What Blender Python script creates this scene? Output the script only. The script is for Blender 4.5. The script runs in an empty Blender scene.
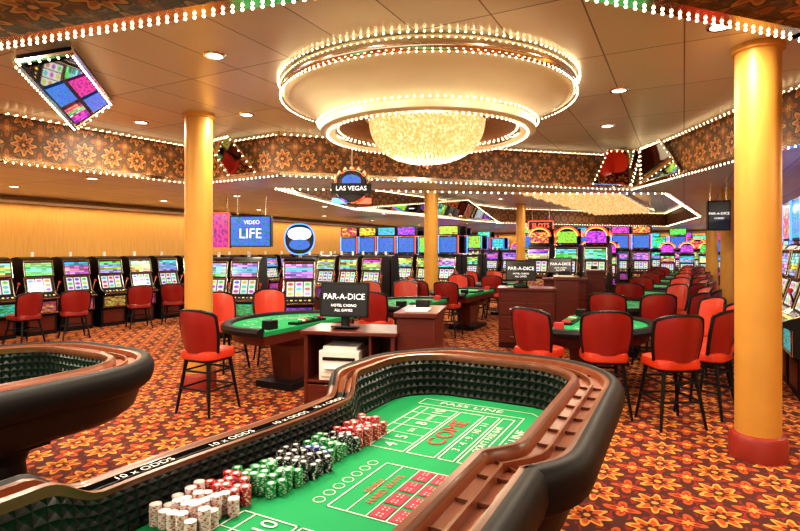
import bpy, math, random
from mathutils import Vector, Matrix
random.seed(7)
C28, S28 = math.cos(math.radians(28)), math.sin(math.radians(28))
def R(u, v, z=0.0):           # room frame -> world ; u along room axis, v to the right
    return Vector((u*S28+v*C28, u*C28-v*S28, z))
AX = math.radians(62)          # rotation so local x = u , local y = -v
def face_rot(du, dv):          # rotation so local -Y looks along room direction (du,dv)
    f = R(du, dv); return math.atan2(f.x, -f.y)
# ------------------------------------------------------------------ materials
class NT:
    def __init__(s, name):
        s.mat = bpy.data.materials.new(name); s.mat.use_nodes = True
        s.t = s.mat.node_tree; s.n = s.t.nodes
        s.b = s.n['Principled BSDF']
    def put(s, inp, v):
        if isinstance(v, bpy.types.NodeSocket): s.t.links.new(v, inp)
        else: inp.default_value = v
    def m(s, op, a, b=None, c=None):
        n = s.n.new('ShaderNodeMath'); n.operation = op
        s.put(n.inputs[0], a)
        if b is not None: s.put(n.inputs[1], b)
        if c is not None: s.put(n.inputs[2], c)
        return n.outputs[0]
    def mix(s, f, a, b, mode='MIX'):
        n = s.n.new('ShaderNodeMix'); n.data_type = 'RGBA'; n.blend_type = mode
        s.put(n.inputs[0], f)
        s.put(n.inputs[6], a if not isinstance(a, tuple) else (*a, 1) if len(a) == 3 else a)
        s.put(n.inputs[7], b if not isinstance(b, tuple) else (*b, 1) if len(b) == 3 else b)
        return n.outputs[2]
    def uv(s):
        t = s.n.new('ShaderNodeTexCoord'); x = s.n.new('ShaderNodeSeparateXYZ')
        s.t.links.new(t.outputs['UV'], x.inputs[0]); return x.outputs[0], x.outputs[1]
    def objco(s):
        return s.n.new('ShaderNodeTexCoord').outputs['Object']
    def comb(s, x, y, z=0.0):
        n = s.n.new('ShaderNodeCombineXYZ'); s.put(n.inputs[0], x); s.put(n.inputs[1], y); s.put(n.inputs[2], z)
        return n.outputs[0]
    def noise(s, vec, scale, detail=3):
        n = s.n.new('ShaderNodeTexNoise'); s.put(n.inputs['Vector'], vec); n.inputs['Scale'].default_value = scale
        n.inputs['Detail'].default_value = detail; return n.outputs[0]
    def white(s, vec):
        n = s.n.new('ShaderNodeTexWhiteNoise'); n.noise_dimensions = '3D'; s.put(n.inputs['Vector'], vec)
        return n.outputs['Value'], n.outputs['Color']
    def hsv(s, h, sa, v):
        n = s.n.new('ShaderNodeCombineColor'); n.mode = 'HSV'
        s.put(n.inputs[0], h); s.put(n.inputs[1], sa); s.put(n.inputs[2], v); return n.outputs[0]
    def rnd(s): return s.n.new('ShaderNodeObjectInfo').outputs['Random']
    def bump(s, h, st=.3, d=.01):
        n = s.n.new('ShaderNodeBump'); s.put(n.inputs['Height'], h); n.inputs['Strength'].default_value = st
        n.inputs['Distance'].default_value = d; s.t.links.new(n.outputs[0], s.b.inputs['Normal'])
    def fin(s, col=None, rough=.5, metal=0., emit=None, es=0., coat=0., spec=.5):
        if col is not None: s.put(s.b.inputs['Base Color'], (*col, 1) if isinstance(col, tuple) else col)
        s.put(s.b.inputs['Roughness'], rough); s.b.inputs['Metallic'].default_value = metal
        s.b.inputs['Specular IOR Level'].default_value = spec
        if emit is not None:
            s.put(s.b.inputs['Emission Color'], (*emit, 1) if isinstance(emit, tuple) else emit)
            s.put(s.b.inputs['Emission Strength'], es)
        s.b.inputs['Coat Weight'].default_value = coat
        return s.mat
def simple(name, col, rough=.5, metal=0., emit=None, es=0., coat=0., var=0.08, sc=6., spec=.5):
    t = NT(name); 
    n = t.noise(t.objco(), sc); f = t.m('MULTIPLY', n, var*2)
    c = t.mix(f, col, tuple(x*.55 for x in col))
    return t.fin(c, rough, metal, emit, es, coat, spec)
def floral(name, period, bg, bg2, pet, pet2, cen, rough=.8):
    t = NT(name); u, v = t.uv()
    nw = t.noise(t.comb(u, v), 7.0, 2)
    P = t.m('ADD', t.m('DIVIDE', u, period), t.m('MULTIPLY', nw, .12)); Q = t.m('SUBTRACT', t.m('DIVIDE', v, period), t.m('MULTIPLY', nw, .12))
    def polar(ox, oy):
        a = t.m('SUBTRACT', t.m('FRACT', t.m('ADD', P, ox)), .5); b = t.m('SUBTRACT', t.m('FRACT', t.m('ADD', Q, oy)), .5)
        r = t.m('SQRT', t.m('ADD', t.m('MULTIPLY', a, a), t.m('MULTIPLY', b, b))); return r, t.m('ARCTAN2', b, a)
    def petal(r, th, n, r0, r1, ph=0.):
        return t.m('LESS_THAN', r, t.m('ADD', t.m('MULTIPLY', t.m('COSINE', t.m('ADD', t.m('MULTIPLY', th, float(n)), ph)), r1), r0))
    nz = t.noise(t.comb(P, Q), 5.0, 2)
    c = t.mix(t.m('GREATER_THAN', nz, .50), bg, bg2)
    r2, t2 = polar(.5, .5)
    c = t.mix(petal(r2, t2, 4, .33, .12), c, bg2)
    c = t.mix(petal(r2, t2, 4, .20, .10), c, pet2)
    c = t.mix(petal(r2, t2, 8, .15, .05), c, bg)
    c = t.mix(petal(r2, t2, 6, .085, .03), c, pet)
    r, th = polar(0., 0.)
    c = t.mix(petal(r, th, 8, .385, .07), c, cen)
    c = t.mix(petal(r, th, 8, .325, .085), c, pet)
    c = t.mix(petal(r, th, 8, .24, .08, .3), c, pet2)
    c = t.mix(petal(r, th, 8, .15, .04, 3.14), c, cen)
    c = t.mix(t.m('LESS_THAN', r, .06), c, pet)
    n2 = t.noise(t.comb(P, Q), 40., 2)
    c = t.mix(t.m('MULTIPLY', n2, .45), c, tuple(x*.3 for x in bg))
    return t.fin(c, rough, 0.)
M = {}
M['carpet'] = floral('carpet_floral', .38, (.30,.012,.006), (.055,.010,.006), (.74,.34,.05), (.52,.09,.010), (.06,.009,.006), .95)
M['fabric'] = floral('fascia_floral', .36, (.26,.14,.06), (.13,.06,.025), (.66,.32,.09), (.42,.12,.025), (.06,.03,.015), .5)
def tiles():
    t = NT('ceiling_tile'); u, v = t.uv()
    a = t.m('DIVIDE', u, 1.22); b = t.m('DIVIDE', v, .61)
    l = t.m('MAXIMUM', t.m('LESS_THAN', t.m('FRACT', a), .010), t.m('LESS_THAN', t.m('FRACT', b), .02))
    w, _ = t.white(t.comb(t.m('FLOOR', a), t.m('FLOOR', b)))
    c = t.mix(w, (.76,.71,.60), (.66,.61,.51))
    nz = t.noise(t.comb(u, v), 60., 2)
    c = t.mix(t.m('MULTIPLY', nz, .25), c, (.40,.36,.30))
    c = t.mix(l, c, (.20,.17,.13))
    return t.fin(c, .36, .2)
M['tile'] = tiles()
def wall():
    t = NT('wall_gold_paper'); u, v = t.uv()
    n = t.noise(t.comb(t.m('MULTIPLY', u, 14.), v), 2., 3)
    c = t.mix(n, (.50,.25,.05), (.70,.40,.11))
    return t.fin(c, .5, .15)
M['wall'] = wall()
M['curtain'] = simple('curtain_gold', (.6,.36,.08), .5)
def gold():
    t = NT('column_gold'); n = t.noise(t.objco(), 3., 4)
    return t.fin(t.mix(n, (.70,.37,.075), (.55,.27,.05)), .45, .15)
M['gold'] = gold()
M['colbase'] = simple('column_base_red', (.30,.03,.02), .4)
def wood(name, c1, c2, rough=.25):
    t = NT(name); x = t.n.new('ShaderNodeMapping'); t.t.links.new(t.objco(), x.inputs[0]); x.inputs['Scale'].default_value = (1.5, 14, 14)
    n = t.noise(x.outputs[0], 2.2, 5)
    return t.fin(t.mix(n, c1, c2), rough, 0, coat=.15)
M['wood'] = wood('wood_walnut', (.22,.070,.028), (.085,.024,.011), .3)
M['woodred'] = wood('wood_mahogany', (.15,.024,.014), (.05,.010,.007), .3)
M['woodlt'] = wood('wood_rack', (.36,.11,.045), (.16,.038,.016), .35)
M['leather'] = simple('leather_black', (.008,.007,.008), .5, var=.2, sc=30, spec=.25)
M['black'] = simple('black_lacquer', (.008,.007,.008), .42, spec=.3)
M['felt'] = simple('felt_green', (.004,.31,.10), .9, var=.10, sc=9)
M['white'] = simple('paint_white', (.78,.78,.74), .6)
M['paper'] = simple('printer_plastic', (.80,.79,.76), .45)
M['redp'] = simple('paint_red', (.60,.03,.04), .6)
M['pinkp'] = simple('paint_magenta', (.38,.02,.08), .6)
M['chrome'] = simple('polished_brass_chrome', (.82,.76,.64), .14, 1., var=.02)
M['mirror'] = simple('mirror_glass', (.72,.70,.66), .03, 1., var=.01)
M['redv'] = simple('vinyl_red', (.55,.040,.012), .35, coat=.2)
M['redd'] = simple('vinyl_burgundy', (.26,.012,.009), .38, coat=.2)
M['cream'] = simple('plaster_cream', (.78,.71,.50), .4, .05)
M['bulb'] = simple('bulb_glow', (1,.9,.7), .3, 0, (1., .80, .50), 10.)
M['spot'] = simple('downlight_glow', (1,.95,.85), .3, 0, (1., .90, .72), 8.)
def rubber():
    t = NT('rubber_pyramid'); u, v = t.uv()
    a = t.m('ABSOLUTE', t.m('SUBTRACT', t.m('FRACT', t.m('DIVIDE', u, .045)), .5))
    b = t.m('ABSOLUTE', t.m('SUBTRACT', t.m('FRACT', t.m('DIVIDE', v, .05)), .5))
    h = t.m('SUBTRACT', 1., t.m('MULTIPLY', t.m('MAXIMUM', a, b), 2.))
    t.bump(h, 1., .03)
    return t.fin(t.mix(h, (.003,.006,.005), (.03,.035,.032)), .38)  # groove shade between the pyramids is put into the base colour for contrast
M['rubber'] = rubber()
def crystal(name, es):
    t = NT(name); vo = t.n.new('ShaderNodeTexVoronoi'); vo.inputs['Scale'].default_value = 28
    t.t.links.new(t.objco(), vo.inputs['Vector'])
    f = t.m('POWER', t.m('SUBTRACT', 1., vo.outputs[0]), 3.)
    return t.fin(t.mix(f, (.5,.38,.22), (.9,.85,.7)), .15, 0, t.mix(f, (.55,.31,.09), (1.,.88,.62)), es)
M['crystal'] = crystal('crystal_lit', 1.15)
M['crystal2'] = crystal('crystal_lit_soft', 1.0)
def scr_grid():
    t = NT('screen_paytable'); u, v = t.uv(); r = t.rnd()
    a = t.m('MULTIPLY', u, 5.); b = t.m('MULTIPLY', v, 7.)
    w, col = t.white(t.comb(t.m('FLOOR', a), t.m('FLOOR', b), t.m('MULTIPLY', r, 37.)))
    w2, _ = t.white(t.comb(0., t.m('FLOOR', t.m('MULTIPLY', v, 4.)), t.m('MULTIPLY', r, 91.)))
    h = t.m('FRACT', t.m('ADD', t.m('ADD', t.m('MULTIPLY', r, 5.3), t.m('MULTIPLY', w2, .55)), t.m('MULTIPLY', w, .12)))
    cell = t.m('GREATER_THAN', t.m('MULTIPLY', t.m('ABSOLUTE', t.m('SUBTRACT', t.m('FRACT', b), .5)), 2.), .75)
    val = t.m('MULTIPLY', t.m('ADD', .15, t.m('MULTIPLY', w, .9)), t.m('SUBTRACT', 1., t.m('MULTIPLY', cell, .7)))
    c = t.hsv(h, t.m('SUBTRACT', .97, t.m('MULTIPLY', w2, .35)), val)
    return t.fin((.02,.02,.02), .15, 0, c, 1.3)
M['scr'] = scr_grid()
def scr_reel():
    t = NT('screen_reels'); u, v = t.uv(); r = t.rnd()
    a = t.m('MULTIPLY', u, 3.); b = t.m('MULTIPLY', v, 3.)
    fa = t.m('SUBTRACT', t.m('FRACT', a), .5); fb = t.m('SUBTRACT', t.m('FRACT', b), .5)
    d = t.m('ADD', t.m('MULTIPLY', fa, fa), t.m('MULTIPLY', fb, fb))
    w, col = t.white(t.comb(t.m('FLOOR', a), t.m('FLOOR', b), t.m('MULTIPLY', r, 17.)))
    c = t.mix(t.m('LESS_THAN', d, .10), (.85,.85,.8), t.hsv(w, .9, .7))
    c = t.mix(t.m('GREATER_THAN', t.m('ABSOLUTE', fa), .44), c, (.02,.02,.02))
    return t.fin((.03,.03,.03), .15, 0, c, .85)
M['reel'] = scr_reel()
def scr_belly(name='screen_belly', es=1.1, sat=.85, pw=1.8, mul=1.):
    t = NT(name); u, v = t.uv(); r = t.rnd()
    n = t.noise(t.comb(t.m('MULTIPLY', u, 3.), t.m('MULTIPLY', v, 3.), t.m('MULTIPLY', r, 50.)), 2.2, 3)
    h = t.m('FRACT', t.m('ADD', t.m('MULTIPLY', r, 7.1), t.m('MULTIPLY', n, .6)))
    return t.fin((.02,.02,.02), .15, 0, t.hsv(h, sat, t.m('MULTIPLY', t.m('POWER', n, pw), mul)), es)
M['belly'] = scr_belly()
M['stop'] = scr_belly('screen_topper', 1.2, .92, 2.3, 3.)
def scr_blue(name, h0, es):
    t = NT(name); u, v = t.uv()
    n = t.noise(t.comb(t.m('MULTIPLY', u, 3.), t.m('MULTIPLY', v, 3.)), 2.5, 4)
    n2 = t.m('POWER', n, 2.6)
    return t.fin((.02,.02,.02), .2, 0, t.hsv(t.m('FRACT', t.m('ADD', h0, t.m('MULTIPLY', n, .40))), .95, t.m('MULTIPLY', n2, 3.)), es)
M['sblue'] = scr_blue('screen_blue', .42, 1.3)
M['spink'] = scr_blue('screen_magenta', .72, 1.2)
M['neonr'] = simple('neon_red', (.9,.1,.05), .3, 0, (1., .06, .03), 3.)
M['neonb'] = simple('neon_blue', (.1,.3,.9), .3, 0, (.04, .20, 1.), 3.)
M['neony'] = simple('neon_amber', (.9,.6,.1), .3, 0, (1., .45, .06), 2.)
M['lwhite'] = simple('sign_letter_white', (.9,.9,.9), .3, 0, (1., 1., 1.), .9)
M['sscr'] = simple('monitor_dark_glass', (.012,.012,.015), .2)
# ------------------------------------------------------------------ mesh builder
class MB:
    def __init__(s): s.V=[]; s.F=[]; s.Mi=[]; s.U=[]; s.ms=[]
    def mi(s, k):
        if k not in s.ms: s.ms.append(k)
        return s.ms.index(k)
    def add(s, V, F, k, uvs=None):
        o = len(s.V); s.V += [tuple(v) for v in V]
        for i, f in enumerate(F):
            s.F.append([o+j for j in f]); s.Mi.append(s.mi(k if isinstance(k, str) else k[i]))
            s.U.append(uvs[i] if uvs else None)
    def box(s, c, d, k, rz=0., rx=0., taper=1.):
        x, y, z = d[0]/2, d[1]/2, d[2]/2
        V = [Vector((a*x*(taper if cc < 0 else 1), b*y*(taper if cc < 0 else 1), cc*z)) for cc in (-1, 1) for b in (-1, 1) for a in (-1, 1)]
        m = Matrix.Translation(Vector(c)) @ Matrix.Rotation(rz, 4, 'Z') @ Matrix.Rotation(rx, 4, 'X')
        s.add([m@v for v in V], [(0,2,3,1),(4,5,7,6),(0,1,5,4),(2,6,7,3),(0,4,6,2),(1,3,7,5)], k)
    def lathe(s, prof, n, k, c=(0,0,0), a0=0., a1=2*math.pi):
        full = abs(a1-a0-2*math.pi) < 1e-6; m = n if full else n+1
        V = [(c[0]+r*math.cos(a0+(a1-a0)*i/n), c[1]+r*math.sin(a0+(a1-a0)*i/n), c[2]+z) for r, z in prof for i in range(m)]
        F = []; K = []
        for j in range(len(prof)-1):
            for i in range(n):
                i2 = (i+1) % m
                F.append((j*m+i, j*m+i2, (j+1)*m+i2, (j+1)*m+i)); K.append(k if isinstance(k, str) else k[j])
        s.add(V, F, K)
    def tube(s, p, q, r, k, n=8, r2=None):
        p, q = Vector(p), Vector(q); d = (q-p).normalized(); a = d.orthogonal().normalized(); b = d.cross(a)
        r2 = r if r2 is None else r2
        V = [p+(a*math.cos(t)+b*math.sin(t))*r for t in [2*math.pi*i/n for i in range(n)]]+[q+(a*math.cos(t)+b*math.sin(t))*r2 for t in [2*math.pi*i/n for i in range(n)]]
        s.add(V, [(i, (i+1) % n, n+(i+1) % n, n+i) for i in range(n)]+[tuple(range(n))[::-1], tuple(range(n, 2*n))], k)
    def ball(s, c, r, k, n=8, m=5):
        prof = [(max(1e-4, r*math.sin(math.pi*j/m)), -r*math.cos(math.pi*j/m)) for j in range(m+1)]
        s.lathe(prof, n, k, c)
    def octa(s, c, r, k, h=1.6):
        x, y, z = c
        s.add([(x+r,y,z),(x,y+r,z),(x-r,y,z),(x,y-r,z),(x,y,z+r*h),(x,y,z-r*h)], [(0,1,4),(1,2,4),(2,3,4),(3,0,4),(1,0,5),(2,1,5),(3,2,5),(0,3,5)], k)
    def poly(s, P, k, flip=False, uvs=None):
        f = list(range(len(P)))
        s.add(P, [f[::-1] if flip else f], k, [uvs[::-1] if (flip and uvs) else uvs] if uvs else None)
    def quad(s, P, k, uv=((0,0),(1,0),(1,1),(0,1))): s.add(P, [(0,1,2,3)], k, [list(uv)])
    def prism(s, P, z0, z1, k):
        n = len(P)
        s.add([(x,y,z0) for x,y in P]+[(x,y,z1) for x,y in P], [tuple(range(n))[::-1], tuple(range(n,2*n))]+[(i,(i+1)%n,n+(i+1)%n,n+i) for i in range(n)], k)
    def extr(s, prof, x0, x1, k):      # prof (y,z), extruded along x
        n = len(prof)
        s.add([(x0,y,z) for y,z in prof]+[(x1,y,z) for y,z in prof], [tuple(range(n)), tuple(range(n,2*n))[::-1]]+[(i,n+i,n+(i+1)%n,(i+1)%n) for i in range(n)], k)
    def mesh(s, name, ang=35):
        me = bpy.data.meshes.new(name); me.from_pydata(s.V, [], s.F)
        for k in s.ms: me.materials.append(M[k])
        me.polygons.foreach_set('material_index', s.Mi)
        me.polygons.foreach_set('use_smooth', [True]*len(s.F))
        ul = me.uv_layers.new(name='UVMap')
        for p, us in zip(me.polygons, s.U):
            if us:
                for li, uvv in zip(p.loop_indices, us): ul.data[li].uv = uvv
        me.update()
        me.set_sharp_from_angle(angle=math.radians(ang))
        return me
def place(name, me, loc=(0,0,0), rz=0., parent=None, bevel=0.):
    o = bpy.data.objects.new(name, me); bpy.context.scene.collection.objects.link(o)
    o.location = loc; o.rotation_euler = (0,0,rz); o.parent = parent
    if bevel:
        b = o.modifiers.new('bevel', 'BEVEL'); b.width = bevel; b.segments = 2; b.limit_method = 'ANGLE'; b.angle_limit = math.radians(40)
    return o
def empty(name, loc=(0,0,0), rz=0.):
    e = bpy.data.objects.new(name, None); bpy.context.scene.collection.objects.link(e)
    e.location = loc; e.rotation_euler = (0,0,rz); e.empty_display_size = .2; return e
def text_mesh(txt, size, mk, depth=.0):
    c = bpy.data.curves.new('t', 'FONT'); c.body = txt; c.size = size; c.align_x = 'CENTER'; c.align_y = 'CENTER'; c.extrude = depth
    c.resolution_u = 3
    o = bpy.data.objects.new('t', c); bpy.context.scene.collection.objects.link(o)
    bpy.context.view_layer.update()
    me = bpy.data.meshes.new_from_object(o.evaluated_get(bpy.context.evaluated_depsgraph_get()))
    bpy.data.objects.remove(o); me.materials.clear(); me.materials.append(M[mk]); return me
def text(name, txt, size, mk, loc, rot, parent=None, depth=0., sx=1.):
    o = bpy.data.objects.new(name, text_mesh(txt, size, mk, depth)); bpy.context.scene.collection.objects.link(o)
    o.location = loc; o.rotation_euler = rot; o.parent = parent; o.scale = (sx,1,1); return o
# ------------------------------------------------------------------ room shell
ZL, ZH = 2.8, 3.38
U0, U1, V0, V1 = -3., 33., -12.1, 5.0
b = MB(); b.poly([R(U0,V0), R(U1,V0), R(U1,V1), R(U0,V1)][::-1], 'carpet', uvs=[(U0,V1),(U1,V1),(U1,V0),(U0,V0)])
place('floor', b.mesh('floor'))
P1 = [(-.10,2.12),(.53,2.12),(1.98,2.64),(4.3,3.35),(4.0,6.),(4.1,9.4),(1.9,8.8),(-1.7,7.6),(-3.3,8.6),(-4.8,6.4),(-7.,4.6),(-2.12,2.77)]
P2 = [(-2.2,9.2),(1.9,9.9),(5.0,10.0),(9.6,17.),(12.,24.),(4.,21.),(-1.2,14.)]
def ruv(x, y): return (x*S28+y*C28, x*C28-y*S28)
def ceil_with_holes():
    c = bpy.data.curves.new('c', 'CURVE'); c.dimensions = '2D'; c.fill_mode = 'BOTH'
    outer = [tuple(R(a, b).xy) for a, b in [(U0,V0),(U0,V1),(U1,V1),(U1,V0)]]
    for pts in (outer, P1, P2):
        sp = c.splines.new('POLY'); sp.points.add(len(pts)-1); sp.use_cyclic_u = True
        for q, p in zip(sp.points, pts): q.co = (p[0], p[1], 0, 1)
    o = bpy.data.objects.new('c', c); bpy.context.scene.collection.objects.link(o); bpy.context.view_layer.update()
    me = bpy.data.meshes.new_from_object(o.evaluated_get(bpy.context.evaluated_depsgraph_get())); bpy.data.objects.remove(o)
    V = [(v.co.x, v.co.y, ZL) for v in me.vertices]; F = [list(p.vertices) for p in me.polygons]
    b = MB()
    b.add(V, F, 'tile', [[ruv(V[i][0], V[i][1]) for i in f] for f in F])
    for P in (P1, P2):
        b.poly([(x,y,ZH) for x,y in P], 'tile', uvs=[ruv(x,y) for x,y in P])
    return place('ceiling', b.mesh('ceiling'))
ceil_with_holes()
def seg_strip(b, p, q, z, w, h, k):
    p, q = Vector(p), Vector(q); d = q-p; b.box(((p.x+q.x)/2, (p.y+q.y)/2, z), (d.length+w*.6, w, h), k, rz=math.atan2(d.y, d.x))
def bulbs(b, p, q, z, sp=.075, r=.015):
    p, q = Vector(p), Vector(q); n = max(1, int((q-p).length/sp))
    for i in range(n):
        c = p.lerp(q, (i+.5)/n); b.ball((c.x, c.y, z), r, 'bulb', 6, 4)
fb = MB(); tb = MB(); bb = MB()
for P in (P1, P2):
    s = 0.
    n = len(P)
    for i in range(n):
        p, q = Vector(P[i]), Vector(P[(i+1) % n]); L = (q-p).length
        fb.quad([(p.x,p.y,ZL),(q.x,q.y,ZL),(q.x,q.y,ZH),(p.x,p.y,ZH)], 'fabric', ((s,0),(s+L,0),(s+L,ZH-ZL),(s,ZH-ZL)))
        s += L
        nrm = Vector((-(q-p).y, (q-p).x)).normalized()
        seg_strip(tb, p, q, ZL-.01, .10, .05, 'chrome'); seg_strip(tb, p+nrm*.04, q+nrm*.04, ZH-.03, .08, .06, 'chrome')
        near = P is P1
        closest = (p.length+q.length)/2 < 4.2
        bulbs(bb, p+nrm*.03, q+nrm*.03, ZL-.045, .05 if closest else (.085 if near else .13), .0080 if closest else (.010 if near else .012))
        bulbs(bb, p+nrm*.11, q+nrm*.11, ZH-.05, .09 if near else .13, .009 if near else .012)
def border(P, idx, wd, k='fabric'):
    n = len(P); s = 0.
    nn = []
    for i in range(n):
        p0, p1, p2 = Vector(P[i-1]), Vector(P[i]), Vector(P[(i+1) % n])
        a = Vector(((p1-p0).y, -(p1-p0).x)).normalized(); c = Vector(((p2-p1).y, -(p2-p1).x)).normalized()
        m = (a+c).normalized(); nn.append(m/max(.5, m.dot(a)))
    for i in idx:
        p, q = Vector(P[i]), Vector(P[(i+1) % n]); po, qo = p+nn[i]*wd, q+nn[(i+1) % n]*wd; L = (q-p).length
        fb.quad([(p.x,p.y,ZL-.004),(po.x,po.y,ZL-.004),(qo.x,qo.y,ZL-.004),(q.x,q.y,ZL-.004)], k, ((s,0),(s,wd),(s+L,wd),(s+L,0))); s += L
border(P1, [11,0,1,2,10], 1.1)
def mirror_panel(P):
    fb.poly(P, 'mirror'); n = len(P)
    for i in range(n):
        p, q = Vector(P[i]), Vector(P[(i+1) % n]); tb.tube(p, q, .014, 'chrome', 6)
        m = max(1, int((q-p).length/.085))
        for j in range(m): bb.ball(p.lerp(q, (j+.5)/m)+Vector((0,0,-.03)), .009, 'bulb', 6, 4)
mirror_panel([(-2.6,8.12,2.83),(-2.1,7.80,2.83),(-2.45,7.6,3.34),(-2.9,8.0,3.34)])
mirror_panel([(3.3,9.15,2.83),(4.05,9.35,2.83),(3.95,8.7,3.34),(3.4,8.7,3.34)])
mirror_panel([(4.06,9.0,2.83),(4.0,7.6,2.83),(3.85,7.9,3.34),(3.85,8.6,3.34)])
mirror_panel([(-1.1,14.,2.82),(3.8,20.7,2.82),(2.2,17.2,3.34)])
place('ceiling_fascia', fb.mesh('ceiling_fascia')); place('trim_1', tb.mesh('trim_1')); 
# angled ceiling mirror, left; glowing panels painted in for its slot-machine reflections
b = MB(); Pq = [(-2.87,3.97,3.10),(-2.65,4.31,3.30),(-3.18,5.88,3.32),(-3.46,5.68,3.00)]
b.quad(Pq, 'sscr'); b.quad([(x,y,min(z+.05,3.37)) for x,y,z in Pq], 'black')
for i in range(4):
    p, q = Vector(Pq[i]), Vector(Pq[(i+1)%4])
    b.tube(p, q, .022, 'chrome', 6); b.tube(p, (p.x,p.y,ZH), .012, 'chrome', 6)
    m = int((q-p).length/.07)
    for j in range(m): b.ball(p.lerp(q, (j+.5)/m)+Vector((0,0,-.03)), .009, 'bulb', 6, 4)
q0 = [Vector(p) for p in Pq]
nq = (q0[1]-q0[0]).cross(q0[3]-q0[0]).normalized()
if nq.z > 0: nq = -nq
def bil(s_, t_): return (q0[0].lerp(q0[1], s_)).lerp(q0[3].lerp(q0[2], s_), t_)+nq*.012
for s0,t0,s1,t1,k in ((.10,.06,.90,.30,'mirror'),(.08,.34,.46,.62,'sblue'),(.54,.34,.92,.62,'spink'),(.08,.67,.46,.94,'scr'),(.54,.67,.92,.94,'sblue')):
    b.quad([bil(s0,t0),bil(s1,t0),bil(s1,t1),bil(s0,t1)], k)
place('ceiling_painted_reflection', b.mesh('ceiling_painted_reflection'))
place('marquee_light_bulbs', bb.mesh('marquee_light_bulbs'))
def wallq(name, a, b_, z0, z1, k='wall'):
    b = MB(); L = math.hypot(a[0]-b_[0], a[1]-b_[1])
    b.quad([R(*a, z0), R(*b_, z0), R(*b_, z1), R(*a, z1)], k, ((0,z0),(L,z0),(L,z1),(0,z1)))
    return place(name, b.mesh(name))
wallq('wall_left', (U0,V0), (U1,V0), 0, ZL); wallq('wall_far', (U1,V0), (U1,V1), 0, ZL); wallq('wall_right', (U1,V1), (U0,V1), 0, ZL)
b = MB()
for (a, c) in (((U0,V0+.12),(U1,V0+.12)),((U1-.12,V0),(U1-.12,V1)),((U0,V1-.12),(U1,V1-.12))):
    p, q = R(*a), R(*c); seg_strip(b, p.xy, q.xy, 2.68, .22, .05, 'cream'); seg_strip(b, p.xy, q.xy, .08, .05, .16, 'woodred')
place('trim_2', b.mesh('trim_2'))
b = MB(); pts = []
for i in range(400):
    u = 6+i*.04; pts.append((u, V1-.25+.05*math.sin(i*1.1)))
V = [R(u,v,.1) for u,v in pts]+[R(u,v,2.6) for u,v in pts]; n = len(pts)
b.add(V, [(i,i+1,n+i+1,n+i) for i in range(n-1)], 'curtain'); place('gold_curtain', b.mesh('gold_curtain', 80))
# columns
COLS = ((5.27,.54),(4.66,-5.3),(11.65,-5.35),(19.3,-5.26),(11.3,.75),(26.,-5.3),(18.5,.75))
b = MB()
b.lathe([(.21,0),(.21,.16),(.195,.19),(.165,.2)], 40, 'colbase'); b.lathe([(.165,.2),(.165,ZH-.06),(.19,ZH-.05),(.19,ZH)], 40, 'gold')
cm = b.mesh('column')
for u, v in COLS: place('column', cm, R(u, v))
# ------------------------------------------------------------------ dome chandelier
D = (.28, 5.55)
e = empty('dome_chandelier', (D[0], D[1], 0))
b = MB()
prof = [(1.34,3.38),(1.46,3.36),(1.49,3.33),(1.49,3.26),(1.46,3.23),(1.40,3.22),(1.34,3.20),(1.22,3.13),(1.13,3.05),(1.07,2.97)]
b.lathe(prof, 96, ['cream','cream','chrome','chrome','cream','cream','cream','cream','cream'])
b.lathe([(1.07,2.97),(1.10,2.96),(1.10,2.90),(1.07,2.88),(.98,2.88),(.95,2.90),(.95,2.97)], 96, ['chrome','cream','cream','cream','cream','chrome'])
b.lathe([(.95,2.97),(.9,3.05),(.68,3.10),(.62,3.04),(.58,3.02)], 72, ['fabric','fabric','cream','chrome'])
place('ceiling_ring', b.mesh('ceiling_ring', 50), parent=e)
b = MB()
for rr, zz, n in ((1.49,3.215,150),(1.51,3.36,150),(1.025,2.868,110),(1.125,2.98,110),(.92,2.94,80)):
    for i in range(n):
        a = 2*math.pi*i/n; b.ball((rr*math.cos(a), rr*math.sin(a), zz), .0085, 'bulb', 6, 4)
place('ring_bulbs', b.mesh('ring_bulbs'), parent=e)
b = MB(); bw = []
for j in range(13):
    t = j/12; r = .585*math.cos(t*math.pi/2)**.75+.004; z = 3.02-.40*math.sin(t*math.pi/2)
    bw.append((r, z))
b.lathe([(r*.96, z+.015) for r, z in bw], 48, 'crystal')
for j, (r, z) in enumerate(bw[:-1]):
    for kk in (0, .5):
        r2 = r+(bw[j+1][0]-r)*kk; z2 = z+(bw[j+1][1]-z)*kk
        n = max(6, int(r2*2*math.pi/.045))
        for i in range(n):
            a = 2*math.pi*(i+kk)/n; b.octa((r2*math.cos(a), r2*math.sin(a), z2), .015, 'crystal', 1.4)
b.tube((0,0,2.625),(0,0,2.58),.012,'chrome'); b.ball((0,0,2.57),.022,'chrome')
place('crystal_bowl', b.mesh('crystal_bowl', 20), parent=e)
# long crystal fixture in second coffer
b = MB()
for i in range(100):
    for j in range(15):
        u = i*.095; w = (j-7)*.12
        b.octa((u, w, .0-.05*abs(math.sin(i*.35))-.03*random.random()), .03, 'crystal2', 1.8)
b.box((4.7,0,.06),(9.7,1.85,.05),'crystal2')
for w in (-.95,.95): b.box((4.7,w,.05),(9.8,.07,.12),'chrome')
for x in (.3,4.7,9.1):
    for w in (-.9,.9): b.box((x,w,.22),(.05,.05,.30),'chrome')
p = Vector((2.9,10.5,3.02)); place('crystal_light_panel', b.mesh('crystal_light_panel', 20), p, math.radians(59))
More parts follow.
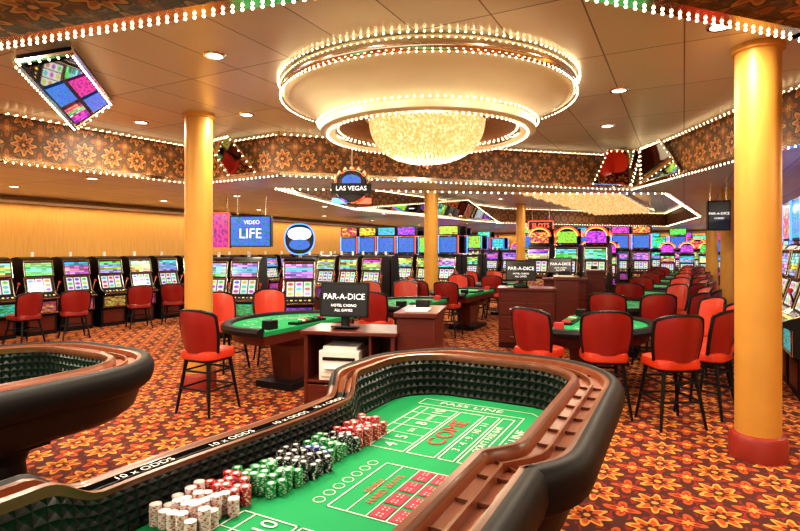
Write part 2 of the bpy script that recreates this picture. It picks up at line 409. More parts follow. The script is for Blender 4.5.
# ------------------------------------------------------------------ craps table
def sm(x, a, b_):
    t = min(1, max(0, (x-a)/(b_-a))); return t*t*(3-2*t)
W1 = 1.73
def dcut(x): return (-.02+.12*sm(x,1.1,2.4))
def craps_loop():
    u0, u1, w0, w1, r = -.15, 3.42, .60, W1, .32
    P = []
    def line(a, c, n):
        for i in range(n): t = i/n; P.append((a[0]+(c[0]-a[0])*t, a[1]+(c[1]-a[1])*t))
    def arc(cx, cy, a0, n):
        for i in range(n): a = a0+math.pi/2*i/n; P.append((cx+r*math.cos(a), cy+r*math.sin(a)))
    line((u0+r,w0),(u1-r,w0),90); arc(u1-r,w0+r,-math.pi/2,14); line((u1,w0+r),(u1,w1-r),16); arc(u1-r,w1-r,0,14)
    line((u1-r,w1),(u0+r,w1),90); arc(u0+r,w1-r,math.pi/2,14); line((u0,w1-r),(u0,w0+r),16); arc(u0+r,w0+r,math.pi,14)
    Q = []
    for x, y in P:
        if y < w0+.05: y += .11*sm(x,.35,.55)*(1-sm(x,1.85,2.05))
        if y > w1-.05: y -= dcut(x)*sm(x,.95,1.15)*(1-sm(x,2.5,2.8))
        Q.append(Vector((x,y)))
    n = len(Q); N = []
    for i in range(n):
        d = Q[(i+2) % n]-Q[i-2]; N.append(Vector((d.y,-d.x)).normalized())
    S = [0.]
    for i in range(1, n+1): S.append(S[-1]+(Q[i % n]-Q[i-1]).length)
    return Q, N, S
LQ, LN, LS = craps_loop()
def dealer(x, y): return sm(x,.95,1.15)*(1-sm(x,2.5,2.75)) if y > 1.2 else 0.
def craps_rail():
    b = MB(); n = len(LQ)
    prof = [(-.0,.69,'rubber'),(.015,.80,'rubber'),(.03,.925,'wood'),(.025,.945,'wood'),(.035,.965,'wood'),(.065,.97,'wood'),(.08,.955,'woodlt'),(.085,.925,'woodlt'),
            (.138,.92,'wood'),(.141,.95,'wood'),(.153,.95,'woodlt'),(.156,.92,'woodlt'),(.21,.925,'woodlt'),(.215,.96,'wood'),(.24,.965,'leather'),(.255,.975,'leather'),(.275,.975,'leather'),(.300,.96,'leather'),(.318,.925,'leather'),(.32,.87,'leather'),
            (.305,.82,'leather'),(.27,.79,'black'),(.24,.78,'black'),(.20,.66,'black'),(.12,.60,'black'),(0.,.59,'black')]
    V = []; m = len(prof)
    for i in range(n):
        x, y = LQ[i]
        dl = dealer(x, y); left = sm(y,1.40,1.68)
        for o, z, _ in prof:
            f = 1-.40*left-.05*dl
            oo = o*f if o > .03 else o
            zz = z
            if z > .69: zz = .69+(z-.69)*(1-.36*dl)
            V.append((x+LN[i].x*oo, y+LN[i].y*oo, zz))
    F=[];K=[];U=[]
    for i in range(n):
        i2 = (i+1) % n
        dl = dealer(*LQ[i])
        for j in range(m-1):
            k = prof[j][2]
            if dl > .5 and 5 <= j <= 12: k = 'black' 
            if dl > .5 and 13 <= j <= 16: k = 'wood'
            F.append((i*m+j, i*m+j+1, i2*m+j+1, i2*m+j)); K.append(k)
            za, zb = prof[j][1], prof[j+1][1]; U.append([(LS[i],za),(LS[i],zb),(LS[i+1],zb),(LS[i+1],za)])
    F = [f[::-1] for f in F]; U = [u[::-1] for u in U]
    b.add(V, F, K, U)
    # small divider ribs across the chip racks on the player sections
    for i in range(0, n, 6):
        if dealer(*LQ[i]) < .05 and LQ[i].y < 1.4:
            a = math.atan2(LN[i].y, LN[i].x)
            for o in (.112,.183):
                b.box((LQ[i].x+LN[i].x*o, LQ[i].y+LN[i].y*o, .929),(.05,.005,.014),'wood',rz=a)
    return b.mesh('craps_rail', 50)
def craps_base():
    b = MB()
    b.prism([(q.x,q.y) for q in LQ][::3], .59, .685, 'black')
    for u in (.45, 1.65, 2.85):
        for w in (.85,1.5):
            b.lathe([(.11,0),(.12,.03),(.07,.06),(.055,.12),(.075,.20),(.10,.30),(.085,.42),(.12,.50),(.15,.60)],18,'black',(u,w,0))
            b.box((u,w,.03),(.40,.10,.05),'black'); b.box((u,w,.55),(.34,.26,.10),'black')
        b.box((u,1.17,.30),(.10,.66,.14),'black')
    b.box((1.65,1.17,.30),(2.3,.10,.12),'black')
    return b.mesh('craps_base', 30)
def craps_felt():
    b = MB(); b.poly([(q.x,q.y,.69) for q in LQ], 'felt')
    return b.mesh('craps_felt')
def craps_marks():
    b = MB(); Z = .6925
    def ln(x0,y0,x1,y1,t=.006,k='white'):
        d = Vector((x1-x0,y1-y0)); b.box(((x0+x1)/2,(y0+y1)/2,Z),(d.length+t,t,.001),k,rz=math.atan2(d.y,d.x))
    def rect(x0,y0,x1,y1,t=.006,k='white'):
        ln(x0,y0,x1,y0,t,k); ln(x1,y0,x1,y1,t,k); ln(x1,y1,x0,y1,t,k); ln(x0,y1,x0,y0,t,k)
    def ring(x,y,r,t,k):
        b.lathe([(r,0),(r+t,0)],24,k,(x,y,Z))
    for s in (0,1):
        X = (lambda x: x) if s == 0 else (lambda x: 3.9-x)
        x0, x1 = X(2.36), X(3.10)
        rect(x0,1.24,x1,1.50)
        ln(x0,1.44,x1,1.44)
        for i in range(1,6): ln(x0+(x1-x0)*i/6,1.24,x0+(x1-x0)*i/6,1.50,.004)
        rect(x0,1.07,x1,1.22); rect(x0,.97,x1,1.05); rect(x0,.88,x1,.95)
        xa = X(3.16); xb = X(3.28); dx = -.08 if s==0 else .08
        ln(x0,.84,xa,.84); ln(xa,.84,xa,1.54); ln(x0,.74,xb+dx,.74); ln(xb+dx,.74,xb,.82); ln(xb,.82,xb,1.54); ln(xa,1.54,xb,1.54); ln(x0,.74,x0,.84)
    rect(1.72,.80,2.2,1.24,.006,'white')
    for j in range(5): ln(1.72,.80+.088*j,2.2,.80+.088*j,.004)
    for i in range(4):
        for j in range(3):
            x = 1.78+.12*i; y = .845+.088*j
            b.box((x,y,Z),(.10,.07,.0012),'pinkp')
            for dx in (-.025,.025):
                b.box((x+dx,y,Z+.001),(.034,.034,.001),'redp')
                for px_ in (-.009,.009):
                    for py in (-.009,.009): b.box((x+dx+px_,y+py,Z+.0018),(.006,.006,.001),'white')
    for i in range(7): ring(1.75+.07*i,1.30,.022,.004,'white')
    return b.mesh('craps_marks')
cr, cb, cf, cmk = craps_rail(), craps_base(), craps_felt(), craps_marks()
def craps(off_u, off_v, texts=True):
    e = empty('craps_table', R(off_u, off_v), AX)
    place('rail', cr, parent=e); place('base', cb, parent=e); place('felt', cf, parent=e); place('layout_lines', cmk, parent=e)
    if texts:
        Z = .694
        for s in (0,1):
            X = (lambda x: x) if s == 0 else (lambda x: 3.9-x)
            names = ['4','5','SIX','8','NINE','10']
            for i, t in enumerate(names):
                xx = min(X(2.36),X(3.10))+.74*(i+.5)/6
                text('number_%s' % t, t, .10 if len(t) < 3 else .046, 'white', (xx,1.34,Z), (0,0,0), e)
            xm = (X(2.36)+X(3.10))/2
            text('come', 'COME', .14, 'redp', (xm,1.145,Z), (0,0,0), e, sx=1.1)
            text('field', '3 · 4 · 9 · 10 · 11', .06, 'white', (xm,1.01,Z), (0,0,0), e, sx=1.2)
            text('dont_pass', "DON'T PASS BAR", .055, 'white', (xm,.915,Z), (0,0,0), e)
            text('pass_line', 'PASS LINE', .075, 'white', (xm,.79,Z), (0,0,0), e, sx=1.3)
            text('pass_line_end', 'PASS LINE', .075, 'white', (X(3.22),1.20,Z), (0,0,-math.pi/2 if s == 0 else math.pi/2), e, sx=1.3)
        text('hardways', 'HARD WAYS', .05, 'redp', (1.96,1.105,Z), (0,0,0), e); text('any_seven', 'SEVEN', .05, 'redp', (1.96,1.16,Z+.0005), (0,0,0), e)
        for u in (1.35,1.75,2.1,2.4):
            text('odds_plaque', '10 x ODDS', .05, 'white', (u, W1-dcut(u)+.088, .862), (0,0,-.1), e)
    return e
craps(0,0)
craps(-1.12,-2.74,False)
# chips
b = MB()
for k, c in (('cw',(.75,.66,.64)),('cg',(.01,.28,.08)),('cr',(.55,.02,.03)),('cb',(.02,.02,.03)),('cp',(.03,.06,.35))): M[k] = simple('chip_'+k, c, .4)
def stack(u, w, n, k, z0=.6925):
    for i in range(n):
        jx, jy = random.uniform(-.0012,.0012), random.uniform(-.0012,.0012); a0 = random.random()*6
        N = 16; r = .0215; z = z0+i*.0038
        V = [(u+jx+r*math.cos(a0+2*math.pi*t/N), w+jy+r*math.sin(a0+2*math.pi*t/N), z+dz) for dz in (0,.0035) for t in range(N)]
        F = [(t,(t+1)%N,N+(t+1)%N,N+t) for t in range(N)]; K = [('white' if t % 4 == 0 and k != 'cw' else ('cr' if t % 4 == 0 else k)) for t in range(N)]
        F.append(tuple(range(N,2*N))); K.append(k); b.add(V, F, K)
        if i == n-1:
            V = [(u+jx+rr*math.cos(2*math.pi*t/N), w+jy+rr*math.sin(2*math.pi*t/N), z+.0038) for rr in (.0001,.012) for t in range(N)]
            b.add(V, [(t,N+t,N+(t+1)%N,(t+1)%N) for t in range(N)], 'white')
u = 1.31
groups = [('cw',5,5),('cr',3,4),('cg',4,5),('cb',4,5),('cp',1,4),('cg',3,4),('cb',2,4),('cr',6,4)]
for k, nc, nr in groups:
    for i in range(nc):
        edge = W1-dcut(u)*(1-sm(u,2.5,2.8))
        for j in range(nr):
            if random.random() < .05: continue
            stack(u+random.uniform(-.002,.002), edge-.028-j*.046-(.012 if i % 2 else 0), random.randint(15,24), k)
        u += .0455
place('poker_chips', b.mesh('poker_chips', 30), (0,0,0), AX)
# ------------------------------------------------------------------ chairs
def chair_mesh(seat='redv', back='redv', shell='redd', sh=.62, H=1.08):
    b = MB()
    def rr(a, w, d, p=4.):
        c, s_ = math.cos(a), math.sin(a); return (w*math.copysign(abs(c)**(2/p), c), d*math.copysign(abs(s_)**(2/p), s_))
    N = 28; rings = [(.92,-.06),(1.,-.045),(1.,.0),(.96,.03),(.8,.045),(.4,.052),(.01,.054)]
    V = []
    for sc, z in rings:
        for i in range(N):
            x, y = rr(2*math.pi*i/N, .225*sc, .225*sc); V.append((x, y, sh+z))
    F = [(j*N+i, j*N+(i+1)%N, (j+1)*N+(i+1)%N, (j+1)*N+i) for j in range(len(rings)-1) for i in range(N)]
    F.append(tuple(range(N))[::-1]); b.add(V, F, seat)
    m = 12; rows = 7
    def bp(t, s_, off):
        hw = .215+.03*math.sin(s_*math.pi*.75); x = hw*t; y = .20+.05*s_*1.2-.11*t*t+off
        top = H-.05*(abs(t)**3.2); z = sh+.02+(top-sh-.02)*s_
        return (x, y, z)
    for off, k, fl in ((-.03,back,True),(.03,shell,False)):
        V = [bp(-1+2*i/m, j/rows, off*(1-.6*(abs(-1+2*i/m)**4))*(1-.5*(j/rows)**6)) for j in range(rows+1) for i in range(m+1)]
        F = [(j*(m+1)+i, j*(m+1)+i+1, (j+1)*(m+1)+i+1, (j+1)*(m+1)+i) for j in range(rows) for i in range(m)]
        if not fl: F = [f[::-1] for f in F]
        b.add(V, F, k)
    path = [bp(-1, j/rows, 0) for j in range(rows+1)]+[bp(-1+2*i/m, 1, 0) for i in range(1,m+1)]+[bp(1, 1-j/rows, 0) for j in range(1,rows+1)]
    for p, q in zip(path, path[1:]): b.tube(p, q, .018, 'black', 6)
    for sx in (-1,1):
        for sy in (-1,1):
            b.tube((.15*sx,.15*sy,sh-.05),(.225*sx,.225*sy,0.0),.020,'black',8,.014)
    for z, k in ((.26,.195),(.44,.172)):
        c = [(k,k,z),(-k,k,z),(-k,-k,z),(k,-k,z)]
        for i in range(4): b.tube(c[i], c[(i+1)%4], .011, 'black', 6)
    b.box((0,0,sh-.07),(.34,.34,.03),'black')
    return b.mesh('casino_chair', 40)
chm = chair_mesh(); sch = chair_mesh('redd','redd','redd',.50,.93)
OCC = [(u,v) for u,v in COLS]
def chair(u, v, tu, tv, name='casino_chair', me=None):
    if any(math.hypot(u-a, v-c) < .50 for a,c in OCC): return
    OCC.append((u,v))
    place(name, me or chm, R(u, v), face_rot(tu-u, tv-v)+random.uniform(-.12,.12))
# ------------------------------------------------------------------ blackjack tables
def bj_mesh():
    b = MB(); A, B = .92, .80; z = .78; n = 32
    arc = [(A*math.cos(math.pi+math.pi*i/n), B*math.sin(math.pi+math.pi*i/n)) for i in range(n+1)]
    top = arc+[(A,.22),(-A,.22)]
    b.prism(top, z-.05, z, 'felt'); b.prism([(x*.97,y*.97) for x,y in top], z-.16, z-.05, 'woodred')
    cs = [(-.02,0),(-.01,.03),(.03,.045),(.08,.035),(.11,0),(.10,-.045),(.05,-.06),(0,-.05)]
    path = [(A,.22)]+arc[::-1]+[(-A,.22)]; V=[]; m=len(cs)
    for i,(x,y) in enumerate(path):
        a=Vector(path[max(0,i-1)]); c=Vector(path[min(len(path)-1,i+1)]); d=(c-a).normalized(); nr=Vector((-d.y,d.x))
        if nr.dot(Vector((x,y-.1)))<0: nr=-nr
        for o,h in cs: V.append((x+nr.x*o,y+nr.y*o,z+h))
    F=[(i*m+j,i*m+(j+1)%m,(i+1)*m+(j+1)%m,(i+1)*m+j) for i in range(len(path)-1) for j in range(m)]+[tuple(range(m)),tuple(range((len(path)-1)*m,len(path)*m))[::-1]]
    b.add(V,F,'leather')
    for i in range(7):
        a = math.pi+math.pi*(i+.5)/7; b.lathe([(.055,0),(.062,0)],20,'white',(A*.74*math.cos(a),B*.74*math.sin(a),z+.002))
    for f,t in ((.55,.008),(.42,.006)):
        q=[(A*f*math.cos(math.pi+math.pi*i/n),B*f*math.sin(math.pi+math.pi*i/n)) for i in range(n+1)]
        for p,r in zip(q,q[1:]): b.box(((p[0]+r[0])/2,(p[1]+r[1])/2,z+.002),(math.hypot(p[0]-r[0],p[1]-r[1]),t,.002),'white',rz=math.atan2(r[1]-p[1],r[0]-p[0]))
    b.box((0,.12,z+.015),(.60,.14,.03),'black')
    for i in range(9): b.tube((-.25+.0625*i,.07,z+.035),(-.25+.0625*i,.17,z+.035),.02,random.choice(['cr','cg','cw','cb']),10)
    b.box((.68,.1,z+.05),(.14,.12,.10),'black'); b.box((-.7,.12,z+.04),(.10,.10,.08),'redp')
    b.box((0,-.08,.36),(.62,.34,.56),'woodred',taper=.8); b.box((0,-.08,.04),(.85,.55,.08),'black'); b.lathe([(.36,.52),(.44,.62)],20,'woodred',(0,-.08,0))
    return b.mesh('blackjack_table', 35)
bjm = bj_mesh()
def bj(u, v, side, chairs):
    place('blackjack_table', bjm, R(u, v), face_rot(0, side))
    for ph in chairs:
        a = math.radians(ph); r = 1.30
        chair(u-math.sin(a)*r, v+side*math.cos(a)*(r-.05), u, v)
bj(7.0,-1.15,1,[])
for cu, cv in ((5.86,-.12),(5.90,-.74),(5.80,-1.38),(6.45,.20),(7.15,.34),(7.85,.2)): chair(cu, cv, 7.0, -1.0)
for i in range(1,7): bj(7.0+2.6*i, -1.05+.05*i, 1, [88,60,32,5,-22,-50])
bj(5.45,-4.35,-1,[]) 
for cu, cv in ((4.05,-4.46),(6.25,-5.55),(5.55,-5.75),(6.85,-4.85)): chair(cu, cv, 5.45, -4.4)
for i in range(1,4): bj(5.45+2.8*i, -4.1, -1, [90,62,34,5,-25,-55])
# ------------------------------------------------------------------ pit stands
def monitor(e, loc, rz, txt1, txt2, w=.52, h=.36, tilt=-.25):
    b = MB(); b.box((0,0,0),(w,.05,h),'black'); b.box((0,.03,-.02),(w*.7,.05,h*.7),'black')
    b.quad([(-w*.46,-.0265,-h*.44),(w*.46,-.0265,-h*.44),(w*.46,-.0265,h*.44),(-w*.46,-.0265,h*.44)],'sscr')
    b.box((0,.06,-h*.55),(.08,.06,h*.5),'black'); b.box((0,.06,-h*.78),(w*.5,.2,.02),'black')
    o = place('monitor', b.mesh('monitor'), loc, rz, e, .006); o.rotation_euler = (tilt*.5,0,rz)
    text('monitor_title', txt1, w*.165, 'lwhite', (0,-.029,.03), (math.pi/2,0,0), o); text('monitor_line', txt2, w*.075, 'lwhite', (0,-.029,-.06), (math.pi/2,0,0), o)
    text('monitor_line2', 'ALL GAMES', w*.075, 'lwhite', (0,-.029,-.11), (math.pi/2,0,0), o)
def stand(u, v, rz, printer=True, h=.86):
    e = empty('pit_stand', R(u,v), rz); b = MB()
    W, Dp = .95, .55
    b.box((-W/2+.02,0,h/2),(.04,Dp,h),'woodred'); b.box((W/2-.02,0,h/2),(.04,Dp,h),'woodred'); b.box((0,Dp/2-.02,h/2),(W,.04,h),'woodred')
    b.box((0,0,h),(W+.06,Dp+.06,.04),'woodred'); b.box((0,0,.06),(W-.02,Dp,.12),'black')
    if printer:
        b.box((0,0,.36),(W-.04,Dp-.02,.03),'woodred'); b.box((.22,0,.61),(.03,Dp-.04,.47),'woodred')
        b.box((-W*.25+.0,-Dp/2+.01,.23),(W*.42,.02,.20),'woodred'); b.box((W*.25,-Dp/2+.01,.23),(W*.42,.02,.20),'woodred')
    else:
        for i in range(2):
            for j in range(3): b.box((-.24+.48*i,-Dp/2-.01,.2+.24*j),(.44,.02,.21),'woodred'); b.tube((-.28+.48*i,-Dp/2-.04,.2+.24*j),(-.20+.48*i,-Dp/2-.04,.2+.24*j),.008,'chrome')
        b.box((0,-Dp/2+.005,h/2),(W-.04,.01,h-.05),'woodred')
    b.box((.67,.18,h/2+.08),(.38,.75,h+.16),'woodred'); b.box((.67,.18,h+.19),(.44,.81,.05),'woodred')
    place('cabinet', b.mesh('pit_cabinet'), parent=e, bevel=.008)
    if printer:
        b = MB(); b.box((-.10,-.08,.53),(.42,.40,.30),'paper'); b.box((-.10,-.285,.45),(.36,.02,.06),'paper'); b.box((-.10,-.30,.51),(.30,.06,.012),'white'); b.box((-.10,-.285,.60),(.34,.01,.035),'sscr'); b.box((-.10,-.08,.70),(.36,.32,.04),'paper')
        place('printer', b.mesh('printer'), parent=e, bevel=.012)
    monitor(e, (-.10,-.08,h+.32), 0, 'PAR-A-DICE', 'HOTEL CASINO')
    b = MB(); b.box((.67,.25,h+.26),(.14,.10,.09),'black'); b.box((.67,.0,h+.225),(.22,.3,.02),'paper'); place('desk_phone', b.mesh('desk_phone'), parent=e, bevel=.005)
    return e
stand(4.75,-3.05,math.radians(-12))
stand(9.4,-2.45,math.radians(-15),printer=False,h=1.02)
stand(12.8,-2.45,math.radians(-15),printer=False,h=1.02)
# ------------------------------------------------------------------ slot machines
def slot_mesh(kind=0):
    b = MB(); w = .58
    prof = [(-.26,0),(-.26,.40),(-.31,.42),(-.31,.68),(-.40,.71),(-.40,.76),(-.22,.83),(-.13,1.14),(-.17,1.16),(-.12,1.46),(-.06,1.53),(.06,1.56),(.28,1.54),(.30,1.5),(.30,0)]
    b.extr(prof, -w/2, w/2, 'black')
    def panel(ya,za,yb,zb,k,mx=.045,d=.006):
        x0 = -w/2+mx; x1 = w/2-mx
        n = Vector((0,-(zb-za),(yb-ya))).normalized()*d
        b.quad([(x0,ya+n.y,za+n.z),(x1,ya+n.y,za+n.z),(x1,yb+n.y,zb+n.z),(x0,yb+n.y,zb+n.z)],k)
    panel(-.31,.45,-.31,.66,'belly'); panel(-.213,.855,-.137,1.115,'reel',.06); panel(-.166,1.185,-.124,1.44,'scr',.04)
    panel(-.26,.08,-.26,.36,'woodred',.05,.006)
    for sx in (-1,1):
        x = sx*(w/2-.015)
        for p,q in (((-.315,.42),(-.315,.68)),((-.405,.72),(-.225,.84)),((-.225,.84),(-.137,1.14)),((-.175,1.17),(-.125,1.47))): b.tube((x,p[0],p[1]),(x,q[0],q[1]),.014,'chrome',6)
    for y,z in ((-.13,1.15),(-.40,.735),(-.31,.435),(-.115,1.475)): b.tube((-w/2+.01,y-.01,z),(w/2-.01,y-.01,z),.014,'chrome',6)
    for i in range(6): b.lathe([(.02,.0),(.02,.014),(.001,.016)],8,['neony','neony'] if i%2 else ['paper','paper'],(-.2+.08*i,-.32,.785))
    b.tube((0,.08,1.56),(0,.08,1.66),.03,'paper',10)
    b.tube((w/2+.02,-.18,.80),(w/2+.06,-.24,1.02),.012,'chrome',6); b.ball((w/2+.06,-.24,1.04),.028,'redp')
    if kind == 1:
        b.box((0,.05,1.86),(.56,.16,.52),'black'); b.quad([(-.25,-.035,1.63),(.25,-.035,1.63),(.25,-.035,2.09),(-.25,-.035,2.09)],'stop')
        b.tube((-.29,-.03,1.6),(-.29,-.03,2.12),.012,'neonb',6); b.tube((.29,-.03,1.6),(.29,-.03,2.12),.012,'neonb',6)
    if kind == 3:
        b.box((0,.05,1.86),(.60,.16,.52),'black'); b.quad([(-.27,-.035,1.63),(.27,-.035,1.63),(.27,-.035,2.09),(-.27,-.035,2.09)],'sblue')
        b.box((0,.05,2.30),(.66,.14,.28),'black'); b.quad([(-.30,-.025,2.18),(.30,-.025,2.18),(.30,-.025,2.42),(-.30,-.025,2.42)],'stop')
        b.tube((-.32,-.03,1.6),(-.32,-.03,2.14),.014,'neonb',6); b.tube((.32,-.03,1.6),(.32,-.03,2.14),.014,'neonr',6)
    if kind == 2:
        b.box((0,.05,1.68),(.5,.12,.22),'black'); b.quad([(-.24,-.015,1.6),(.24,-.015,1.6),(.24,-.015,1.9),(-.24,-.015,1.9)],'stop')
        N=14
        for rr_,k in ((.30,'neonr'),(.26,'neony')):
            q=[(rr_*math.cos(math.pi*i/N),-.03,1.78+rr_*.8*math.sin(math.pi*i/N)) for i in range(N+1)]
            for p,r in zip(q,q[1:]): b.tube(p,r,.013,k,6)
        b.extr([(0,1.78),(.08,1.78),(.08,2.0),(0,2.0)],-.24,.24,'black')
    return b.mesh('slot_machine', 30)
sl = [slot_mesh(0), slot_mesh(1), slot_mesh(2), slot_mesh(3)]
def slot(u, v, du, dv, k=0, sc=1.):
    o = place('slot_machine', sl[k], R(u,v), face_rot(du,dv)); o.scale = (sc,sc,sc)
i = 0; u = 1.5
while u < 31.5:
    slot(u, -11.6, 0, 1, 0 if u < 17 else random.choice([0,0,1]))
    if u < 16 and i % 5 != 2: place('slot_chair', sch, R(u+random.uniform(-.1,.1), -10.5+random.uniform(-.1,.15)), face_rot(.25,-1)+random.uniform(-.9,.5))
    u += .76; i += 1
v = -10.6
while v < 4: slot(32.3, v, -1, 0, random.choice([0,3,1,2]), 1.08); v += .76
def bank(u, v, n, k, du=-1, dv=0, back=True, sc=1.):
    for i in range(n):
        uu = u+(0 if du else i*.72*sc); vv = v+(i*.72*sc if du else 0)
        kk = k if isinstance(k,int) else random.choice(k)
        slot(uu, vv, du, dv, kk, sc)
        if back: slot(uu-du*.68*sc, vv-dv*.68*sc, -du, -dv, kk, sc)
for px, py in ((-3.62,10.55),(-3.0,10.5)):
    o = place('slot_machine', sl[0], (px,py,0), -.1)
bank(12.,-9.3,4,(0,0,1)); bank(15.,-9.9,6,(3,1,3)); bank(18.5,-9.,4,(0,1,2)); bank(22.,-9.6,6,(0,1,3,2),sc=1.1); bank(21.,-4.6,4,(3,1,2)); bank(24.,-4.7,5,(1,2,3),sc=1.1); bank(27.5,-9.5,5,(0,1,2,3),sc=1.1); bank(27.5,-3.4,6,(3,1,2),sc=1.1)
bank(17.3,-4.1,3,2,sc=1.2)
bank(25.2,-.6,3,(3,2))
for uu in (7.75,8.55,9.35,10.15): slot(uu,1.45,0,-1,1,1.15)
for i in range(12): slot(13.5+i*.9,2.4,0,-1,(1,3)[i%2])
bank(30.3,.7,2,3)
# ------------------------------------------------------------------ signs
def sign_board(name, px, py, z, w, h, k, txts, rz=0., d=.12, frame='neonb', hang=None):
    e = empty(name, (px,py,z), rz); b = MB(); b.box((0,0,0),(w,d,h),'black')
    b.quad([(-w/2+.02,-d/2-.004,-h/2+.02),(w/2-.02,-d/2-.004,-h/2+.02),(w/2-.02,-d/2-.004,h/2-.02),(-w/2+.02,-d/2-.004,h/2-.02)],k)
    if frame:
        c=[(-w/2,-d/2-.005,-h/2),(w/2,-d/2-.005,-h/2),(w/2,-d/2-.005,h/2),(-w/2,-d/2-.005,h/2)]
        for i in range(4): b.tube(c[i],c[(i+1)%4],.012,frame,6)
    if hang:
        for x in (-w*.35,w*.35): b.tube((x,0,h/2),(x,0,hang-z),.012,'chrome',6)
    place('panel', b.mesh('panel'), parent=e)
    for t,s,k2,x,y in txts: text('lettering', t, s, k2, (x,-d/2-.01,y), (math.pi/2,0,0), e, .003)
    return e
sign_board('slot_display_sign',-2.88,10.35,2.06,.82,.60,'sblue',[('VIDEO',.11,'lwhite',.03,.17),('LIFE',.27,'lwhite',.0,-.05)],-.1,frame=None,hang=2.8)
sign_board('slot_display_sign',-3.52,10.42,2.08,.42,.68,'spink',[],-.1,frame='neonr',hang=2.8)
e = empty('oval_topper_slot', (-1.86,9.9,0), .1)
b = MB(); N=32
q=[(.27*math.copysign(abs(math.cos(2*math.pi*i/N))**.8,math.cos(2*math.pi*i/N)), .28*math.sin(2*math.pi*i/N)) for i in range(N)]
b.add([(x,-.05,1.90+z) for x,z in q]+[(x,.06,1.90+z) for x,z in q],[tuple(range(N)),tuple(range(N,2*N))[::-1]]+[(i,N+i,N+(i+1)%N,(i+1)%N) for i in range(N)],'black')
b.add([(x*.88,-.056,1.90+z*.88) for x,z in q],[tuple(range(N))],'sscr')
b.add([(x*.80,-.06,1.90+z*.42+.10) for x,z in q],[tuple(range(N))],'lwhite')
b.add([(x*.7,-.062,1.90+z*.35-.10) for x,z in q],[tuple(range(N))],'sblue')
for i in range(N): b.tube((q[i][0],-.055,1.90+q[i][1]),(q[(i+1)%N][0],-.055,1.90+q[(i+1)%N][1]),.010,'neonb',6)
place('topper', b.mesh('topper'), parent=e); place('cabinet', sl[0], parent=e)
e = empty('round_hanging_sign', (-.65,7.2,2.55), 0.)
b = MB(); N=28
b.tube((0,.06,0),(0,-.06,0),.235,'black',N); b.add([(.2*math.cos(2*math.pi*i/N),-.065,.2*math.sin(2*math.pi*i/N)) for i in range(N)],[tuple(range(N))],'sscr')
b.add([(.13*math.cos(2*math.pi*i/N),-.068,.07+.09*math.sin(2*math.pi*i/N)) for i in range(N)],[tuple(range(N))],'sblue')
for i in range(N):
    a,c=2*math.pi*i/N,2*math.pi*(i+1)/N; b.tube((.22*math.cos(a),-.065,.22*math.sin(a)),(.22*math.cos(c),-.065,.22*math.sin(c)),.008,'neonr' if i%3==0 else 'chrome',5)
for i in range(7):
    a=math.pi*(.15+.7*i/6); b.octa((.25*math.cos(a),0,.25*math.sin(a)),.03,'crystal2')
b.box((0,-.08,-.03),(.54,.03,.14),'black'); b.box((-.16,-.02,-.19),(.2,.08,.07),'neonb'); b.box((.16,-.02,-.19),(.2,.08,.07),'neonr')
b.tube((0,0,.2),(0,0,.83),.015,'chrome')
place('disc', b.mesh('disc'), parent=e); text('lettering','LAS VEGAS',.085,'lwhite',(0,-.10,-.03),(math.pi/2,0,0),e,.003)
sign_board('hanging_casino_sign',5.37,9.0,2.28,.34,.50,'sscr',[('PAR-A-DICE',.058,'lwhite',0,.03),('CASINO',.04,'lwhite',0,-.05)],-.35,frame=None,hang=2.8)
sign_board('jackpot_sign',4.75,18.,2.52,.8,.30,'sscr',[('SLOTS',.20,'neonr',0,0)],-.3,frame='neonr',hang=ZH)
# ------------------------------------------------------------------ lights
dl = MB(); LC = (1.,.87,.67)
DLE = empty('downlight_fixtures')
def down(x, y, z, pw=60., size=.2):
    l = bpy.data.lights.new('downlight', 'AREA'); l.shape='DISK'; l.size=size; l.energy=pw*.66; l.color=LC
    o = bpy.data.objects.new('downlight', l); bpy.context.scene.collection.objects.link(o); o.location=(x,y,z-.03); o.parent = DLE
    dl.lathe([(.07,-.012),(.09,-.012),(.10,0)],20,['chrome','chrome'],(x,y,z)); dl.lathe([(.0005,-.008),(.07,-.008)],20,'spot',(x,y,z))
for x,y in ((-2.3,3.9),(-1.6,4.6),(2.4,4.0),(-3.4,7.0),(-1.9,6.6),(2.8,7.2),(2.3,5.6),(-4.7,5.2),(-.9,3.2),(1.2,3.2)): down(x,y,ZH,70.,.12)
for u in (2,5,8,11,14,17,21,25,29):
    for v in (-10.2,-8.0): p=R(u,v); down(p.x,p.y,ZL,70.,.14)
for u in (12.5,16,20,24,28,31):
    for v in (-6.3,.9,3.3): p=R(u,v); down(p.x,p.y,ZL,70.,.14)
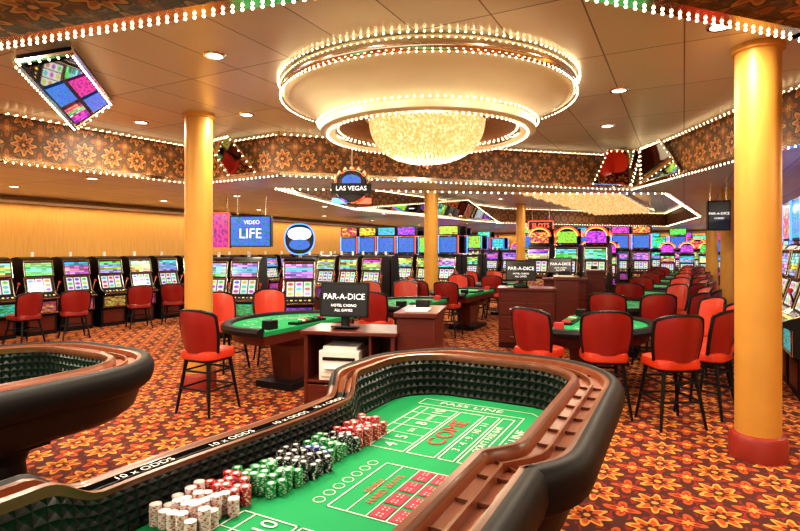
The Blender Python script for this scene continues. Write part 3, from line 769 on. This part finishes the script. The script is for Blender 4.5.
for u,v in ((7.5,2.5),(4.5,2.6),(1.5,2.4),(.5,-3),(-1,-1.5),(-1,-5),(1,-7)): p=R(u,v); down(p.x,p.y,ZL,80.,.14)
for x,y in ((0.,11.),(1.2,14.),(5.5,18.8),(8.,21.),(3.3,17.5),(1.8,11.5)): down(x,y,ZH,80.,.14)
place('fixture_rings', dl.mesh('fixture_rings'), parent=DLE)
for z,pw,rd in ((2.48,50,.04),):
    l = bpy.data.lights.new('chandelier_lamp','POINT'); l.energy=pw; l.color=(1.,.82,.56); l.shadow_soft_size=rd
    o = bpy.data.objects.new('chandelier_lamp', l); bpy.context.scene.collection.objects.link(o); o.location=(D[0],D[1],z)
for a,c in (((3,V0+.25),(18,V0+.25)),((18,V0+.25),(32,V0+.25)),((U1-.25,-11),(U1-.25,-4)),((U1-.25,-4),(U1-.25,4)),((4,V1-.4),(20,V1-.4))):
    p,q=R(*a),R(*c); l=bpy.data.lights.new('cove_light','AREA'); l.shape='RECTANGLE'; l.size=(q-p).length; l.size_y=.06; l.energy=5.5*(q-p).length; l.color=(1.,.76,.42)
    o=bpy.data.objects.new('cove_light',l); bpy.context.scene.collection.objects.link(o); o.location=((p+q)/2+Vector((0,0,2.64))); d=q-p; o.rotation_euler=(0,0,math.atan2(d.y,d.x))
w = bpy.data.worlds.new('World'); bpy.context.scene.world = w; w.use_nodes=True
w.node_tree.nodes['Background'].inputs[0].default_value=(1.,.89,.72,1); w.node_tree.nodes['Background'].inputs[1].default_value=1.1  # added warm fill, coming in through the unmodelled side behind the camera
# ------------------------------------------------------------------ camera
cam = bpy.data.cameras.new('Camera'); cam.lens=24.; cam.sensor_width=36.; cam.shift_y=-.0194; cam.clip_start=.02
co = bpy.data.objects.new('Camera', cam); bpy.context.scene.collection.objects.link(co); co.location=(0,0,1.7); co.rotation_euler=(math.pi/2,0,0)
bpy.context.scene.camera = co
vs = bpy.context.scene.view_settings
vs.view_transform='Standard'
try: vs.look = 'Medium High Contrast'
except Exception as ex: print('look', ex)
